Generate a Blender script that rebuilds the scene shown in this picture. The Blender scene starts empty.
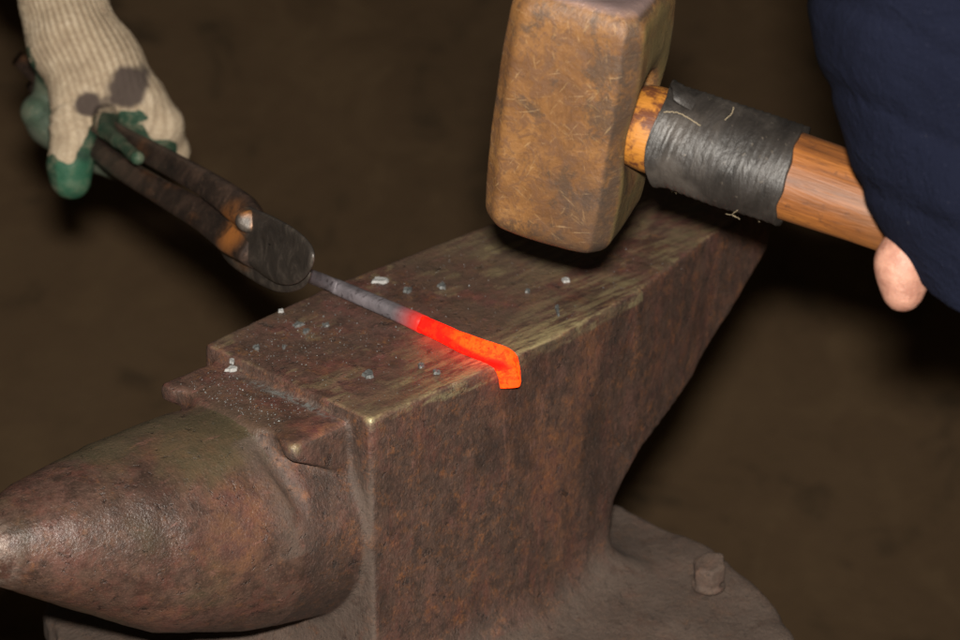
import bpy, bmesh, math, random
import numpy as np
from mathutils import Vector
random.seed(7); rng = np.random.default_rng(7)
C = bpy.context.scene.collection
PI = math.pi
# ------------------------------------------------------------------ camera frame (metres; anvil face is z = 0 of this frame, lifted by LIFT)
LIFT = 0.72
F = 2600.0
CAM = np.array([-0.62423673, -0.66258808, 0.46388438])
_p, _t = .433295, .767768
FW = np.array([math.cos(_p)*math.cos(_t), math.cos(_p)*math.sin(_t), -math.sin(_p)])
RT = np.array([math.sin(_t), -math.cos(_t), 0.0])
UP = np.cross(RT, FW)
def at(i, j, d):
    return CAM + d*(FW + RT*(i-480)/F + UP*(320-j)/F)
def on(i, j, z):
    r = FW + RT*(i-480)/F + UP*(320-j)/F
    return CAM + r*((z-CAM[2])/r[2])
LV = np.array([0, 0, LIFT])

# ------------------------------------------------------------------ object helpers
def link(o, parent=None):
    C.objects.link(o)
    if parent is not None: o.parent = parent
    return o
def tag(o, label=None, cat=None, group=None, kind=None):
    if label: o['label'] = label
    if cat: o['category'] = cat
    if group: o['group'] = group
    if kind: o['kind'] = kind
    return o
def thing(name, base, label, cat, group=None):
    o = bpy.data.objects.new(name, None); o.empty_display_size = .03
    o.location = Vector(np.array(base)+LV); link(o)
    o['base'] = [float(v) for v in base]
    return tag(o, label, cat, group)
def mk(name, V, Fc, mat, parent=None, base=None, smooth=True, attrs=None, normals=None):
    """mesh from world-frame verts; origin at the parent's base (or at base)"""
    b = np.array(parent['base'] if parent is not None else (base if base is not None else (0, 0, 0)), float)
    V = np.asarray(V, float)
    me = bpy.data.meshes.new(name)
    me.from_pydata((V-b).tolist(), [], [tuple(int(k) for k in f) for f in Fc])
    if smooth: me.polygons.foreach_set('use_smooth', [True]*len(me.polygons))
    if attrs:
        for k, a in attrs.items():
            at_ = me.attributes.new(k, 'FLOAT', 'POINT'); at_.data.foreach_set('value', np.asarray(a, np.float32))
    me.update()
    if normals is not None: me.normals_split_custom_set_from_vertices([tuple(n) for n in normals])
    me.materials.append(mat)
    o = bpy.data.objects.new(name, me)
    if parent is None: o.location = Vector(b+LV)
    link(o, parent); o['base'] = [float(v) for v in b]
    return o
def sub(name, V, Fc, mat, parent, **k):   # child of a part: same frame as the part
    return mk(name, V, Fc, mat, parent, **k)

# ------------------------------------------------------------------ numpy noise + surface nets
_tab = rng.random((64, 64, 64)).astype(np.float32)
def vnoise(P, s):
    q = np.asarray(P, np.float32)*s + 1000.37
    i = np.floor(q).astype(int); f = q-i; f = f*f*(3-2*f); r = 0
    for a in (0, 1):
        for b in (0, 1):
            for c in (0, 1):
                w = (f[..., 0] if a else 1-f[..., 0])*(f[..., 1] if b else 1-f[..., 1])*(f[..., 2] if c else 1-f[..., 2])
                r = r + w*_tab[(i[..., 0]+a) % 64, (i[..., 1]+b) % 64, (i[..., 2]+c) % 64]
    return r*2-1
def fbm(P, s, n=3):
    P = np.asarray(P, float)
    r = 0; a = 1
    for k in range(n):
        r = r+a*vnoise(P+k*.137, s); s *= 2.03; a *= .5
    return r
def nets(fn, lo, hi, h, chunk=24):
    lo = np.array(lo, float); hi = np.array(hi, float)
    n = np.ceil((hi-lo)/h).astype(int)+1
    xs, ys, zs = [lo[k]+h*np.arange(n[k]) for k in range(3)]
    D = np.empty(n, np.float32)
    for a in range(0, n[0], chunk):
        X, Y, Z = np.meshgrid(xs[a:a+chunk], ys, zs, indexing='ij')
        D[a:a+chunk] = fn(X, Y, Z)
    D[0] = D[-1] = 1e-3; D[:, 0] = D[:, -1] = 1e-3; D[:, :, 0] = D[:, :, -1] = 1e-3
    ins = D < 0
    def cs(a, b, c): return ins[a:n[0]-1+a, b:n[1]-1+b, c:n[2]-1+c]
    cnt = sum(cs(a, b, c).astype(np.int8) for a in (0, 1) for b in (0, 1) for c in (0, 1))
    act = (cnt > 0) & (cnt < 8)
    idx = np.argwhere(act); m = len(idx)
    cid = np.full(act.shape, -1, np.int64); cid[act] = np.arange(m)
    acc = np.zeros((m, 3)); num = np.zeros(m)
    for ax in range(3):
        o1, o2 = [k for k in range(3) if k != ax]
        for u in (0, 1):
            for v in (0, 1):
                p = idx.copy(); p[:, o1] += u; p[:, o2] += v
                q = p.copy(); q[:, ax] += 1
                da = D[tuple(p.T)]; db = D[tuple(q.T)]
                s = (da < 0) != (db < 0)
                t = np.where(s, da/np.where(s, da-db, 1), 0)
                pt = p.astype(float); pt[:, ax] += t
                acc[s] += pt[s]; num[s] += 1
    V = lo+h*acc/num[:, None]
    Q = []
    for ax in range(3):
        o1, o2 = (ax+1) % 3, (ax+2) % 3
        sl = [slice(1, -1)]*3; sl[ax] = slice(0, n[ax]-1)
        sh = list(sl); sh[ax] = slice(1, n[ax])
        s0 = ins[tuple(sl)]; s1 = ins[tuple(sh)]
        e = np.argwhere(s0 != s1); first = s0[tuple(e.T)]
        g = e+1; g[:, ax] -= 1
        def c(d1, d2):
            k = g.copy(); k[:, o1] += d1; k[:, o2] += d2
            return cid[tuple(k.T)]
        q = np.stack([c(-1, -1), c(0, -1), c(0, 0), c(-1, 0)], 1)
        q[~first] = q[~first][:, ::-1]
        Q.append(q)
    return V, np.concatenate(Q)
def vnormals(V, Q):
    n = np.cross(V[Q[:, 2]]-V[Q[:, 0]], V[Q[:, 3]]-V[Q[:, 1]])
    N = np.zeros_like(V)
    for k in range(4): np.add.at(N, Q[:, k], n)
    return N/np.maximum(np.linalg.norm(N, axis=1), 1e-12)[:, None]
def pick(V, Q, sel):
    f = Q[sel]; u, inv = np.unique(f, return_inverse=True)
    return V[u], inv.reshape(f.shape), u
def smin(a, b, k):
    h = np.maximum(k-np.abs(a-b), 0)/k
    return np.minimum(a, b)-h*h*k*.25
def smax(a, b, k): return -smin(-a, -b, k)
def sphere_cone(X, Y, Z, a, b, ra, rb):
    a = np.array(a, float); b = np.array(b, float); ab = b-a; L = max(ab@ab, 1e-12)
    t = np.clip(((X-a[0])*ab[0]+(Y-a[1])*ab[1]+(Z-a[2])*ab[2])/L, 0, 1)
    return np.sqrt((X-a[0]-t*ab[0])**2+(Y-a[1]-t*ab[1])**2+(Z-a[2]-t*ab[2])**2)-(ra+(rb-ra)*t)
def tube(pts, rad, n=16, e=1.0, sq=2.0, up=(0, 0, 1), caps=True, wob=0):
    """loft: superellipse sections (exponent sq, aspect e) along a polyline"""
    P = np.array(pts, float); m = len(P); V = []; Fc = []
    rad = [rad]*m if np.isscalar(rad) else rad
    for i in range(m):
        T = P[min(i+1, m-1)]-P[max(i-1, 0)]; T /= np.linalg.norm(T)
        S = np.cross(T, up); S /= np.linalg.norm(S); U = np.cross(S, T)
        for k in range(n):
            a = 2*PI*k/n; c, s = math.cos(a), math.sin(a)
            r = (abs(c)**sq+abs(s)**sq)**(-1/sq)
            r *= rad[i]*(1+wob*(rng.random()-.5))
            V.append(P[i]+S*c*r+U*s*r*e)
    for i in range(m-1):
        for k in range(n):
            k2 = (k+1) % n
            Fc.append((i*n+k, i*n+k2, (i+1)*n+k2, (i+1)*n+k))
    if caps:
        Fc.append(tuple(range(n))[::-1]); Fc.append(tuple((m-1)*n+k for k in range(n)))
    return np.array(V), Fc
def spline(pts, n):
    P = np.array(pts, float); P = np.vstack([2*P[0]-P[1], P, 2*P[-1]-P[-2]]); out = []
    for i in range(1, len(P)-2):
        for k in range(n):
            t = k/n; a, b, c, d = P[i-1], P[i], P[i+1], P[i+2]
            out.append(.5*((2*b)+(-a+c)*t+(2*a-5*b+4*c-d)*t*t+(-a+3*b-3*c+d)*t**3))
    out.append(P[-2]); return np.array(out)

# ------------------------------------------------------------------ material helper
class M:
    def __init__(s, name, rough=.6, metal=0, spec=.5):
        s.m = bpy.data.materials.new(name); s.m.use_nodes = True; s.t = s.m.node_tree
        s.b = s.t.nodes['Principled BSDF']
        s.b.inputs['Roughness'].default_value = rough; s.b.inputs['Metallic'].default_value = metal
        s.b.inputs['Specular IOR Level'].default_value = spec
        s.co = s.t.nodes.new('ShaderNodeTexCoord').outputs['Object']
    def n(s, t): return s.t.nodes.new(t)
    def lk(s, a, b):
        if hasattr(a, 'is_output'): s.t.links.new(a, b)
        else:
            if isinstance(a, (tuple, list)) and len(b.default_value) == 4 and len(a) == 3: a = (*a, 1)
            b.default_value = a
    def vec(s, scale=(1, 1, 1), rot=(0, 0, 0), loc=(0, 0, 0)):
        m = s.n('ShaderNodeMapping'); s.lk(s.co, m.inputs[0]); m.inputs['Scale'].default_value = scale
        m.inputs['Rotation'].default_value = rot; m.inputs['Location'].default_value = loc; return m.outputs[0]
    def noise(s, sc, det=4, ro=.6, dist=0, v=None, col=False):
        m = s.n('ShaderNodeTexNoise'); s.lk(v or s.co, m.inputs['Vector']); m.inputs['Scale'].default_value = sc
        m.inputs['Detail'].default_value = det; m.inputs['Roughness'].default_value = ro; m.inputs['Distortion'].default_value = dist
        return m.outputs['Color' if col else 'Fac']
    def voro(s, sc, v=None, feat='F1', out='Distance'):
        m = s.n('ShaderNodeTexVoronoi'); s.lk(v or s.co, m.inputs['Vector']); m.inputs['Scale'].default_value = sc; m.feature = feat
        return m.outputs[out]
    def step(s, f, a, b, lo=0, hi=1):
        m = s.n('ShaderNodeMapRange'); s.lk(f, m.inputs[0])
        for k, v in zip((1, 2, 3, 4), (a, b, lo, hi)): m.inputs[k].default_value = v
        m.interpolation_type = 'SMOOTHSTEP'; return m.outputs[0]
    def ramp(s, f, stops):
        m = s.n('ShaderNodeValToRGB'); s.lk(f, m.inputs[0]); e = m.color_ramp.elements
        while len(e) < len(stops): e.new(.5)
        for k, (p, c) in enumerate(stops): e[k].position = p; e[k].color = (*c, 1)
        return m.outputs[0]
    def mix(s, f, a, b, mode='MIX'):
        m = s.n('ShaderNodeMix'); m.data_type = 'RGBA'; m.blend_type = mode
        s.lk(f, m.inputs[0]); s.lk(a, m.inputs[6]); s.lk(b, m.inputs[7]); return m.outputs[2]
    def math(s, op, a, b=0):
        m = s.n('ShaderNodeMath'); m.operation = op; s.lk(a, m.inputs[0]); s.lk(b, m.inputs[1]); return m.outputs[0]
    def attr(s, name):
        m = s.n('ShaderNodeAttribute'); m.attribute_name = name; return m.outputs['Fac']
    def sep(s, v=None):
        m = s.n('ShaderNodeSeparateXYZ'); s.lk(v or s.co, m.inputs[0]); return m.outputs
    def bump(s, h, st, dist, prev=None):
        m = s.n('ShaderNodeBump'); s.lk(h, m.inputs['Height']); m.inputs['Strength'].default_value = st; m.inputs['Distance'].default_value = dist
        if prev: s.lk(prev, m.inputs['Normal'])
        return m.outputs[0]
    def out(s, col=None, rough=None, metal=None, nrm=None, emi=None, es=None):
        for v, k in ((col, 'Base Color'), (rough, 'Roughness'), (metal, 'Metallic'), (nrm, 'Normal'), (emi, 'Emission Color'), (es, 'Emission Strength')):
            if v is not None: s.lk(v, s.b.inputs[k])
        return s.m

# anvil castings: brown-purple scale, orange rust bloom, black pits, dust and bright worn steel where the attributes say so
def rust_mat(name, base, red, orange, amount=.5, wearcol=(.42, .36, .20), streak=False, rough=.5, bs=1.0, wm=.75, tint=None):
    g = M(name, rough)
    n1 = g.noise(32, 8, .75, .2); n2 = g.noise(140, 6, .8, .2, v=g.vec(loc=(3, 1, 2))); n3 = g.noise(420, 3, .7, .6)
    n4 = g.noise(120, 6, .8, .2, v=g.vec(loc=(9, 4, 7)))
    sv = g.vec((1, 1, .22)) if streak else g.vec((.35, 1, 1))
    n5 = g.noise(260, 4, .7, .5, v=sv)
    col = g.ramp(n1, [(.30, tuple(c*.62 for c in base)), (.5, base), (.72, red)])
    col = g.mix(g.step(n2, .38, .66), col, tuple(c*.42 for c in base))
    nr = g.noise(55, 7, .8, .2, v=g.vec((1, 1, .45) if streak else (1, 1, 1), loc=(2, 7, 5)))
    col = g.mix(g.math('MULTIPLY', g.step(nr, .46, .70), .5), col, (red[0]*1.25, red[1]*.85, red[2]*.8))
    om = g.math('MULTIPLY', g.step(n4, .55-.1*amount, .76-.1*amount), g.step(n3, .38, .62))
    col = g.mix(g.math('MULTIPLY', om, .62), col, orange)
    # broad stains: rusty runs, dark scale, tint
    big = g.noise(17, 5, .62, .5, v=g.vec((1, 1, .5) if streak else (1, 1, 1), loc=(6, 2, 8)))
    col = g.mix(g.math('MULTIPLY', g.step(big, .50, .70), .38), col, g.mix(g.step(n2, .38, .58), orange, red))
    big2 = g.noise(21, 6, .68, .4, v=g.vec((1, 1, .45) if streak else (1, 1, 1), loc=(1, 12, 3)))
    col = g.mix(g.math('MULTIPLY', g.step(big2, .50, .62), .62), col, tuple(c*.33 for c in base))
    if tint: col = g.mix(g.math('MULTIPLY', g.step(g.noise(13, 4, .6, .3, v=g.vec(loc=(2, 5, 5))), .46, .60), .55), col, tint)
    # pale mineral flecks / fine grain
    fl = g.step(n5, .60, .74); col = g.mix(g.math('MULTIPLY', fl, .38), col, tuple(min(1, c*2.1) for c in red))
    pit = g.step(g.noise(190, 4, .75, .5, v=g.vec(loc=(5, 5, 1))), .60, .70)
    col = g.mix(g.math('MULTIPLY', pit, .7), col, (.012, .009, .008))
    dust_lit = g.math('MULTIPLY', g.attr('dust_lit'), g.step(g.noise(150, 5, .7), .22, .55))
    dust_lit = g.math('MINIMUM', dust_lit, 1)
    col = g.mix(dust_lit, col, g.mix(n3, (.064, .044, .033), (.104, .074, .058)))
    ash = g.math('MULTIPLY', g.attr('ash'), g.step(n3, .36, .58))
    col = g.mix(ash, col, g.mix(g.noise(900, 2), (.06, .062, .058), (.21, .215, .205)))
    wv = g.noise(130, 5, .75, .3, v=g.vec((.30, 1.7, 1), rot=(0, 0, .5)))
    wear = g.math('MULTIPLY', g.attr('wear'), g.step(wv, .40, .60))
    wear = g.math('MINIMUM', wear, 1)
    col = g.mix(wear, col, wearcol)
    r = g.mix(wear, g.mix(n2, (rough-.12,)*3, (rough+.22,)*3), (.33,)*3)
    r = g.mix(dust_lit, r, (.85,)*3)
    n6 = g.noise(1150, 2, .6, v=g.vec((1, 1, .5)) if streak else None)
    col = g.mix(g.math('MULTIPLY', g.step(n6, .56, .72), .35), col, tuple(c*.25 for c in base))
    col = g.mix(g.math('MULTIPLY', g.step(n6, .42, .30), .30), col, tuple(min(1, c*2.2) for c in base))
    b = g.bump(n1, .35*bs, .003)
    b = g.bump(n6, .45, .0004, b)
    b = g.bump(n2, .6*bs, .0016, b)
    b = g.bump(g.math('ADD', n3, g.math('MULTIPLY', n5, .8)), .75*bs, .0006, b)
    b = g.bump(pit, .6, -.0008, b)
    return g.out(col, r, g.math('MULTIPLY', wear, wm), b)
m_side = rust_mat('rusted_anvil_side', (.078, .046, .034), (.112, .052, .040), (.24, .090, .028), .8, streak=True, rough=.55, bs=.85)
m_horn = rust_mat('scaled_horn_steel', (.084, .050, .038), (.118, .055, .044), (.18, .078, .032), .45, wearcol=(.50, .40, .33), rough=.33, bs=.6, wm=.5, tint=(.075, .066, .034))
m_face = rust_mat('hammered_face_steel', (.102, .058, .043), (.145, .058, .052), (.27, .125, .04), .5, wearcol=(.34, .28, .145), rough=.42, bs=.6, wm=.15, tint=(.098, .068, .046))
m_foot = rust_mat('dusty_anvil_foot', (.072, .045, .032), (.105, .060, .042), (.19, .085, .032), .6, rough=.68)

# ------------------------------------------------------------------ the anvil
nx = [-.05, 0, .038, .075, .116, .168, .202, .237, .2705, .31]
ny = [0, 0, -.001, -.002, -.0004, .0053, .0135, .0222, .0275, .034]
fx = [-.05, 0, .04, .083, .168, .22, .265, .31]
fy = [.0995, .1, .1035, .1065, .1050, .101, .094, .086]
hz = [-.2, -.1207, -.1132, -.0986, -.091, -.0807, -.0754, -.0661, -.0475, -.0266, .01]
hx = [.1525, .153, .1535, .1562, .1622, .176, .1975, .2290, .2620, .2950, .305]
hox = [-.172, -.16, -.15, -.12, -.08, -.04, 0.0, .02]
hor = [.001, .0085, .0130, .0265, .0405, .0475, .0515, .0515]
hoz = [-.0175, -.0180, -.0185, -.0272, -.0412, -.0512, -.0560, -.0565]
def anvil_f(X, Y, Z):
    yn = np.interp(X, nx, ny); yf = np.interp(X, fx, fy)
    lump = .0009*vnoise(np.stack([X, Y, Z], -1), 28)+.00035*vnoise(np.stack([X, Y, Z], -1), 95)
    top = Z-lump*.7
    d = smax(yn-Y, Y-yf, .001)
    d = smax(d, -X, .0018)
    d = smax(d, (X-np.interp(Z, hz, hx))*.78, .006)
    # edge wear: chipping varies along the edge
    kk = .0018
    d = smax(d, top, kk)
    tab = smax(np.abs(Y-.0525)-.0405, -.0300-X, .0022)
    tab = smax(tab, X-.02, .003); tab = smax(tab, Z+.0048-lump*.6, .0030)
    # the underside of the step slopes back into the block
    tab = smax(tab, (-.0120-Z-(X+.030)*.55)*.87, .0015)
    r = np.interp(X, hox, hor); zc = np.interp(X, hox, hoz)
    ay = np.abs(Y-.054)/.98; az = np.abs(Z-zc)
    hd = ((ay**1.97+az**1.97)**(1/1.97)-r)*.86
    hd = smax(hd, -.172-X, .004); hd = smax(hd, X-.01, .002)
    hd = smax(hd, Z+.0030, .008)
    d = smin(d, hd, .0035)
    d = smin(d, tab, .0022)
    for yy in (.0090, .0960):
        sg = -1 if yy < .05 else 1
        gr = sphere_cone(X, Y, Z, (-.0325, yy-sg*.0200, -.0040), (-.0275, yy+sg*.0010, -.0330), .0052, .0030)
        d = smax(d, -gr, .0020)
    # foot
    px = np.abs(X-.070)/.132; py = np.abs(Y-.05)/.153
    foot = ((px**3.6+py**3.6)**(1/3.6)-1)*.115
    foot = foot+.004*vnoise(np.stack([X, Y, Z*0], -1), 38)+.0022*np.abs(vnoise(np.stack([X, Y, Z*2], -1), 75))
    ft = Z+.1350+np.maximum(0, np.abs(Y-.05)-.06)*.10+.0016*vnoise(np.stack([X, Y, Z], -1), 45)
    foot = smax(foot, ft, .0035); foot = smax(foot, -.172-Z, .004)
    # flare of the waist into the foot
    d = smax(d, -.150-Z, .004)
    d = smin(d, foot, .024)
    return d+lump*.6
AV, AQ = nets(anvil_f, (-.178, -.125, -.178), (.308, .222, .008), .0014)
AN = vnormals(AV, AQ)
AV = AV+AN*(.00018*fbm(AV, 300, 2))[:, None]
x, y, z = AV.T
yn = np.interp(x, nx, ny)
dedge = np.abs(y-yn)
topm = (AN[:, 2] > .6) & (z > -.004)
nz = fbm(AV, 24, 3); nz2 = fbm(AV, 70, 3)
band = np.clip(1-(dedge-.002-.012*nz)/.026, 0, 1)*np.exp(-((x-.085)/.065)**2)
far = np.clip((x-.11)/.05, 0, 1)*np.clip((nz+.30)*.6, 0, .26)
wear = np.where(topm, np.clip(band*.95+.22*(nz2 > .30)+far, 0, 1), 0)
rim = np.clip(1-dedge/.004, 0, 1)*(z > -.006)*(z < .003)*(x > 0)
wear = np.maximum(wear, rim*(.15+.4*(nz2 > 0))*(x < .17))
def ball(cx, cy, cz, r): return np.clip(1-np.sqrt((x-cx)**2+(y-cy)**2+(z-cz)**2)/r, 0, 1)
wear = np.maximum(wear, np.clip(ball(-.028, .0135, -.007, .0030)*.8, 0, 1))
wear = np.maximum(wear, np.clip(ball(.001, .001, 0, .0030)*1.4, 0, 1))
wear = np.maximum(wear, np.clip((-.140-x)/.022, 0, 1)*.8*(nz > -.3))
dust_lit = np.clip((-.112-z+.012*nz)/.020, 0, 1)*(.80+.3*nz2)
dust_lit = np.maximum(dust_lit, np.clip((x+.030)/.02, 0, 1)*np.clip((-.014-z)/.02, 0, 1)*np.clip((-AN[:, 0]-.25)/.3, 0, 1)*(.85+.3*nz))
dust_lit = np.maximum(dust_lit, np.clip(1-np.abs(x+.034)/.012, 0, 1)*(z < -.008)*(z > -.05)*(y < .045)*.7)  # pale strip painted for the lit hollow between horn and block
dust_lit = np.maximum(dust_lit, .10*topm*(nz > 0))
ash = np.exp(-((x+.0028+.0012*nz)/.0017)**2)*(AN[:, 2] > .3)*(z > -.009)*np.clip((y-.012)/.02, 0, 1)*np.clip((.078-y)/.02, 0, 1)*1.2
ash = np.clip(ash, 0, 1); dust_lit = np.clip(dust_lit, 0, 1)
anvil = thing('anvil', (.07, .05, -.172), 'rusty steel anvil with rounded horn and a stepped flat face under the hammer', 'anvil')
fc = AV[AQ].mean(1); fn = AN[AQ].mean(1)
is_foot = (fc[:, 2] < -.119) & ((fc[:, 1] < np.interp(fc[:, 0], nx, ny)-.005) | (fc[:, 1] > .108) | (fc[:, 0] < -.008) | (fc[:, 0] > .160) | (fc[:, 2] < -.152))
is_horn = (fc[:, 0] < -.0305) & ~is_foot
is_step = (fc[:, 0] < -.0012) & (fc[:, 2] > -.009) & (fn[:, 2] > .45) & ~is_horn & ~is_foot
is_face = (fc[:, 0] >= -.0012) & (fc[:, 2] > -.0032) & (fn[:, 2] > .35) & ~is_foot
rest = ~(is_foot | is_horn | is_step | is_face)
for nm, sel, mt in (('body', rest, m_side), ('face', is_face, m_face), ('step', is_step, m_face), ('horn', is_horn, m_horn), ('foot', is_foot, m_foot)):
    v, q, u = pick(AV, AQ, sel)
    mk(nm, v, q, mt, anvil, attrs={'wear': wear[u], 'dust_lit': dust_lit[u], 'ash': ash[u]}, normals=AN[u])
# the bolt head standing in the foot
bc = on(709, 577, -.1300)
def bolt_f(X, Y, Z):
    u = (X-bc[0]); v = (Y-bc[1]); w = Z-bc[2]
    hexd = np.max([np.abs(u*math.cos(a+.3)+v*math.sin(a+.3)) for a in (0, PI/3, 2*PI/3)], axis=0)-.0066
    hd = smax(hexd, np.abs(w-.0030-u*.30)-.0050, .0018)
    sh = smax(np.sqrt(u*u+v*v)-.0032, np.abs(w+.006)-.009, .001)
    wash = smax(np.sqrt(u*u+v*v)-.0078, np.abs(w+.0040)-.0012, .001)
    return smin(smin(hd, sh, .001), wash, .001)+.0004*vnoise(np.stack([X, Y, Z], -1), 260)
v, q = nets(bolt_f, bc-.016, bc+.016, .0007)
mk('bolt', v, q, m_foot, anvil, attrs={'wear': np.zeros(len(v)), 'dust_lit': np.full(len(v), .6), 'ash': np.zeros(len(v))})

# ------------------------------------------------------------------ stump under the anvil and the earth floor
g = M('stump_wood', .85)
gr = g.noise(14, 6, .7, 2, v=g.vec((1, 1, .12)))
m_stump = g.out(g.ramp(gr, [(.3, (.030, .020, .013)), (.6, (.075, .05, .032)), (.8, (.11, .08, .05))]), nrm=g.bump(gr, .8, .01))
sp = []; rr = []
sv, sf = [], []
prof = [(0, .160), (.004, .1555), (.30, .158), (.533, .168), (.546, .166)]
n = 72
ztop = -.1725
for k, (dz, r) in enumerate(prof[::-1]):
    for a in range(n):
        th = 2*PI*a/n; r2 = (.148 if dz == 0 else .155 if dz == .004 else .158)*(1+.03*math.sin(3*th+1)+.015*math.sin(11*th))
        sv.append((.07+r2*math.cos(th), .065+r2*math.sin(th), ztop-dz))
for i in range(len(prof)-1):
    for a in range(n): sf.append((i*n+a, i*n+(a+1) % n, (i+1)*n+(a+1) % n, (i+1)*n+a))
sf.append(tuple(range((len(prof)-1)*n, len(prof)*n))); sf.append(tuple(range(n))[::-1])
st = mk('tree_stump', np.array(sv), sf, m_stump, base=(.07, .065, -.718), smooth=False)
tag(st, 'dark round wooden stump carrying the anvil', 'stump')

g = M('earth_floor', .92, spec=.25)
a1 = g.noise(2.2, 5, .6, .6); a2 = g.noise(11, 5, .65, .5); a3 = g.noise(46, 5, .7)
col = g.ramp(a1, [(.32, (.098, .061, .032)), (.52, (.116, .072, .038)), (.72, (.133, .085, .046))])
col = g.mix(g.step(a2, .50, .66), col, (.135, .086, .045))
col = g.mix(g.math('MULTIPLY', g.step(a2, .47, .30), .9), col, (.060, .040, .022))
col = g.mix(g.math('MULTIPLY', g.step(a3, .62, .72), .5), col, (.045, .03, .018))
m_ground = g.out(col, nrm=g.bump(a3, .35, .006))
N = 120; gx = np.sign(np.linspace(-1, 1, N))*np.abs(np.linspace(-1, 1, N))**2*14
GX, GY = np.meshgrid(gx+1.6, gx+1.6, indexing='ij')
GP = np.stack([GX, GY, GX*0], -1).reshape(-1, 3)
hd = (GP[:, 0]-CAM[0])*FW[0]/math.hypot(FW[0], FW[1])+(GP[:, 1]-CAM[1])*FW[1]/math.hypot(FW[0], FW[1])
rise = np.clip(hd-1.75, 0, None); rise = np.minimum(.55*(np.sqrt(rise**2+.04)-.2), 1.6+.05*rise)  # made-up slope behind the anvil, added so the flash lights the ground evenly
GP[:, 2] = -.72+rise+.002*fbm(GP, 5.1, 2)-.001
gq = [(i*N+j, (i+1)*N+j, (i+1)*N+j+1, i*N+j+1) for i in range(N-1) for j in range(N-1)]
tag(mk('ground', GP, gq, m_ground, base=(0, 0, -.72)), 'brown trodden earth floor of the forge', None, kind='structure')

# ------------------------------------------------------------------ hammer
cam2w = lambda v: RT*v[0]+UP*v[1]-FW*v[2]
e1 = cam2w((.930, -.355, .190)); e1 /= np.linalg.norm(e1)          # along the handle
dn = cam2w((-.112, -.816, -.565)); dn /= np.linalg.norm(dn)   # striking axis, down
eh = e1-dn*(e1@dn); eh /= np.linalg.norm(eh)
e2 = np.cross(dn, e1); e2 /= np.linalg.norm(e2)
if e2@FW < 0: e2 = -e2                                              # away from the camera
corner = at(600, 272, .962)                                         # near lower corner of the head
HW, HL = .0242, .0532
hc = corner-eh*HW+e2*HW-dn*HL
hd_ = dn-e1*(dn@e1); hd_ /= np.linalg.norm(hd_)     # across the handle, downwards
def loc(s, a, b): return hc+e1*s+e2*a+hd_*b
m = None
# fibres run along the handle: build coordinates in the handle frame
def frame_coords(g, ax, bx, cx):
    outs = []
    for v in (ax, bx, cx):
        d = g.n('ShaderNodeVectorMath'); d.operation = 'DOT_PRODUCT'; g.lk(g.co, d.inputs[0]); d.inputs[1].default_value = tuple(v); outs.append(d.outputs['Value'])
    c = g.n('ShaderNodeCombineXYZ')
    for k in range(3): g.lk(outs[k], c.inputs[k])
    return c.outputs[0]
g = M('rusty_hammer_head', .55)
h1 = g.noise(38, 6, .7, .6); h2 = g.noise(150, 5, .75, 1); h3 = g.noise(600, 3, .7)
col = g.ramp(h1, [(.30, (.070, .032, .014)), (.45, (.135, .061, .021)), (.58, (.190, .088, .028)), (.74, (.250, .130, .048))])
col = g.mix(g.math('MULTIPLY', g.step(h2, .48, .58), .75), col, (.110, .052, .024))
h4 = g.noise(48, 8, .8, .3, v=g.vec(loc=(1, 8, 3)))
col = g.mix(g.math('MULTIPLY', g.step(h4, .50, .60), .8), col, (.060, .036, .022))
col = g.mix(g.math('MULTIPLY', g.step(g.noise(22, 4, .6, v=g.vec(loc=(4, 4, 4))), .56, .70), .6), col, (.060, .040, .030))
base_co = g.co
for k, (an, th, cc) in enumerate(((.5, .69, (.34, .22, .10)), (-.35, .70, (.46, .31, .16)), (1.3, .70, (.36, .22, .10)), (-1.1, .69, (.42, .28, .13)), (.1, .71, (.05, .03, .02)), (2.2, .71, (.05, .03, .02)))):
    g.co = base_co; g.co = frame_coords(g, eh*math.cos(an)+dn*math.sin(an), dn*math.cos(an)-eh*math.sin(an), e2)
    sc = g.noise(1, 3, .6, .3, v=g.vec((95, 900, 130), loc=(k*3.1, k*1.7, k)))
    col = g.mix(g.math('MULTIPLY', g.step(sc, th-.05, th+.02), .33), col, cc)
g.co = base_co
col = g.mix(g.math('MULTIPLY', g.step(h3, .62, .74), .25), col, (.40, .22, .09))
dk = g.attr('dark'); col = g.mix(g.math('MULTIPLY', dk, g.step(h2, .25, .55)), col, (.035, .024, .017))
ol = g.attr('olive'); col = g.mix(g.math('MULTIPLY', ol, g.step(h1, .3, .6)), col, (.115, .082, .032))
br = g.attr('bright'); col = g.mix(br, col, (.38, .27, .26))
m_head = g.out(col, g.mix(br, g.mix(h2, (.42,)*3, (.72,)*3), (.25,)*3), g.math('MULTIPLY', br, .8),
               g.bump(h3, .45, .0004, g.bump(h2, .45, .0009, g.bump(h1, .3, .002))))
def head_f(X, Y, Z):
    P = np.stack([X, Y, Z], -1)-hc
    s, a, b = P@eh, P@e2, P@dn
    t = np.abs(b)/HL
    w = HW+.0022*(1-np.clip((t-.15)/.85, 0, 1)**2)-.0012*np.clip((t-.8)/.2, 0, 1)
    d = smax(np.abs(s)-w, np.abs(a)-w, .003)
    ch = (np.abs(s)+np.abs(a))*.7071-w*1.245
    d = smax(d, ch, .0012)
    bb = b+.0035*(1-(s*s+a*a)/(HW*HW))*0
    d = smax(d, np.abs(b)-HL+(s*s+a*a)/(HW*HW)*.0020, .007)
    # eye
    eye = np.sqrt((a/.0140)**2+((b-s*(e1@dn)/(e1@eh)+.002)/.0158)**2)-1
    d = smax(d, -(eye*.0135), .0025)
    # hollow cheek round the eye
    d = d+.0026*np.exp(-(np.maximum(eye, 0)/.5)**2)*(s > 0)
    return d+.0004*vnoise(P, 45)+.00015*vnoise(P, 160)
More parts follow.
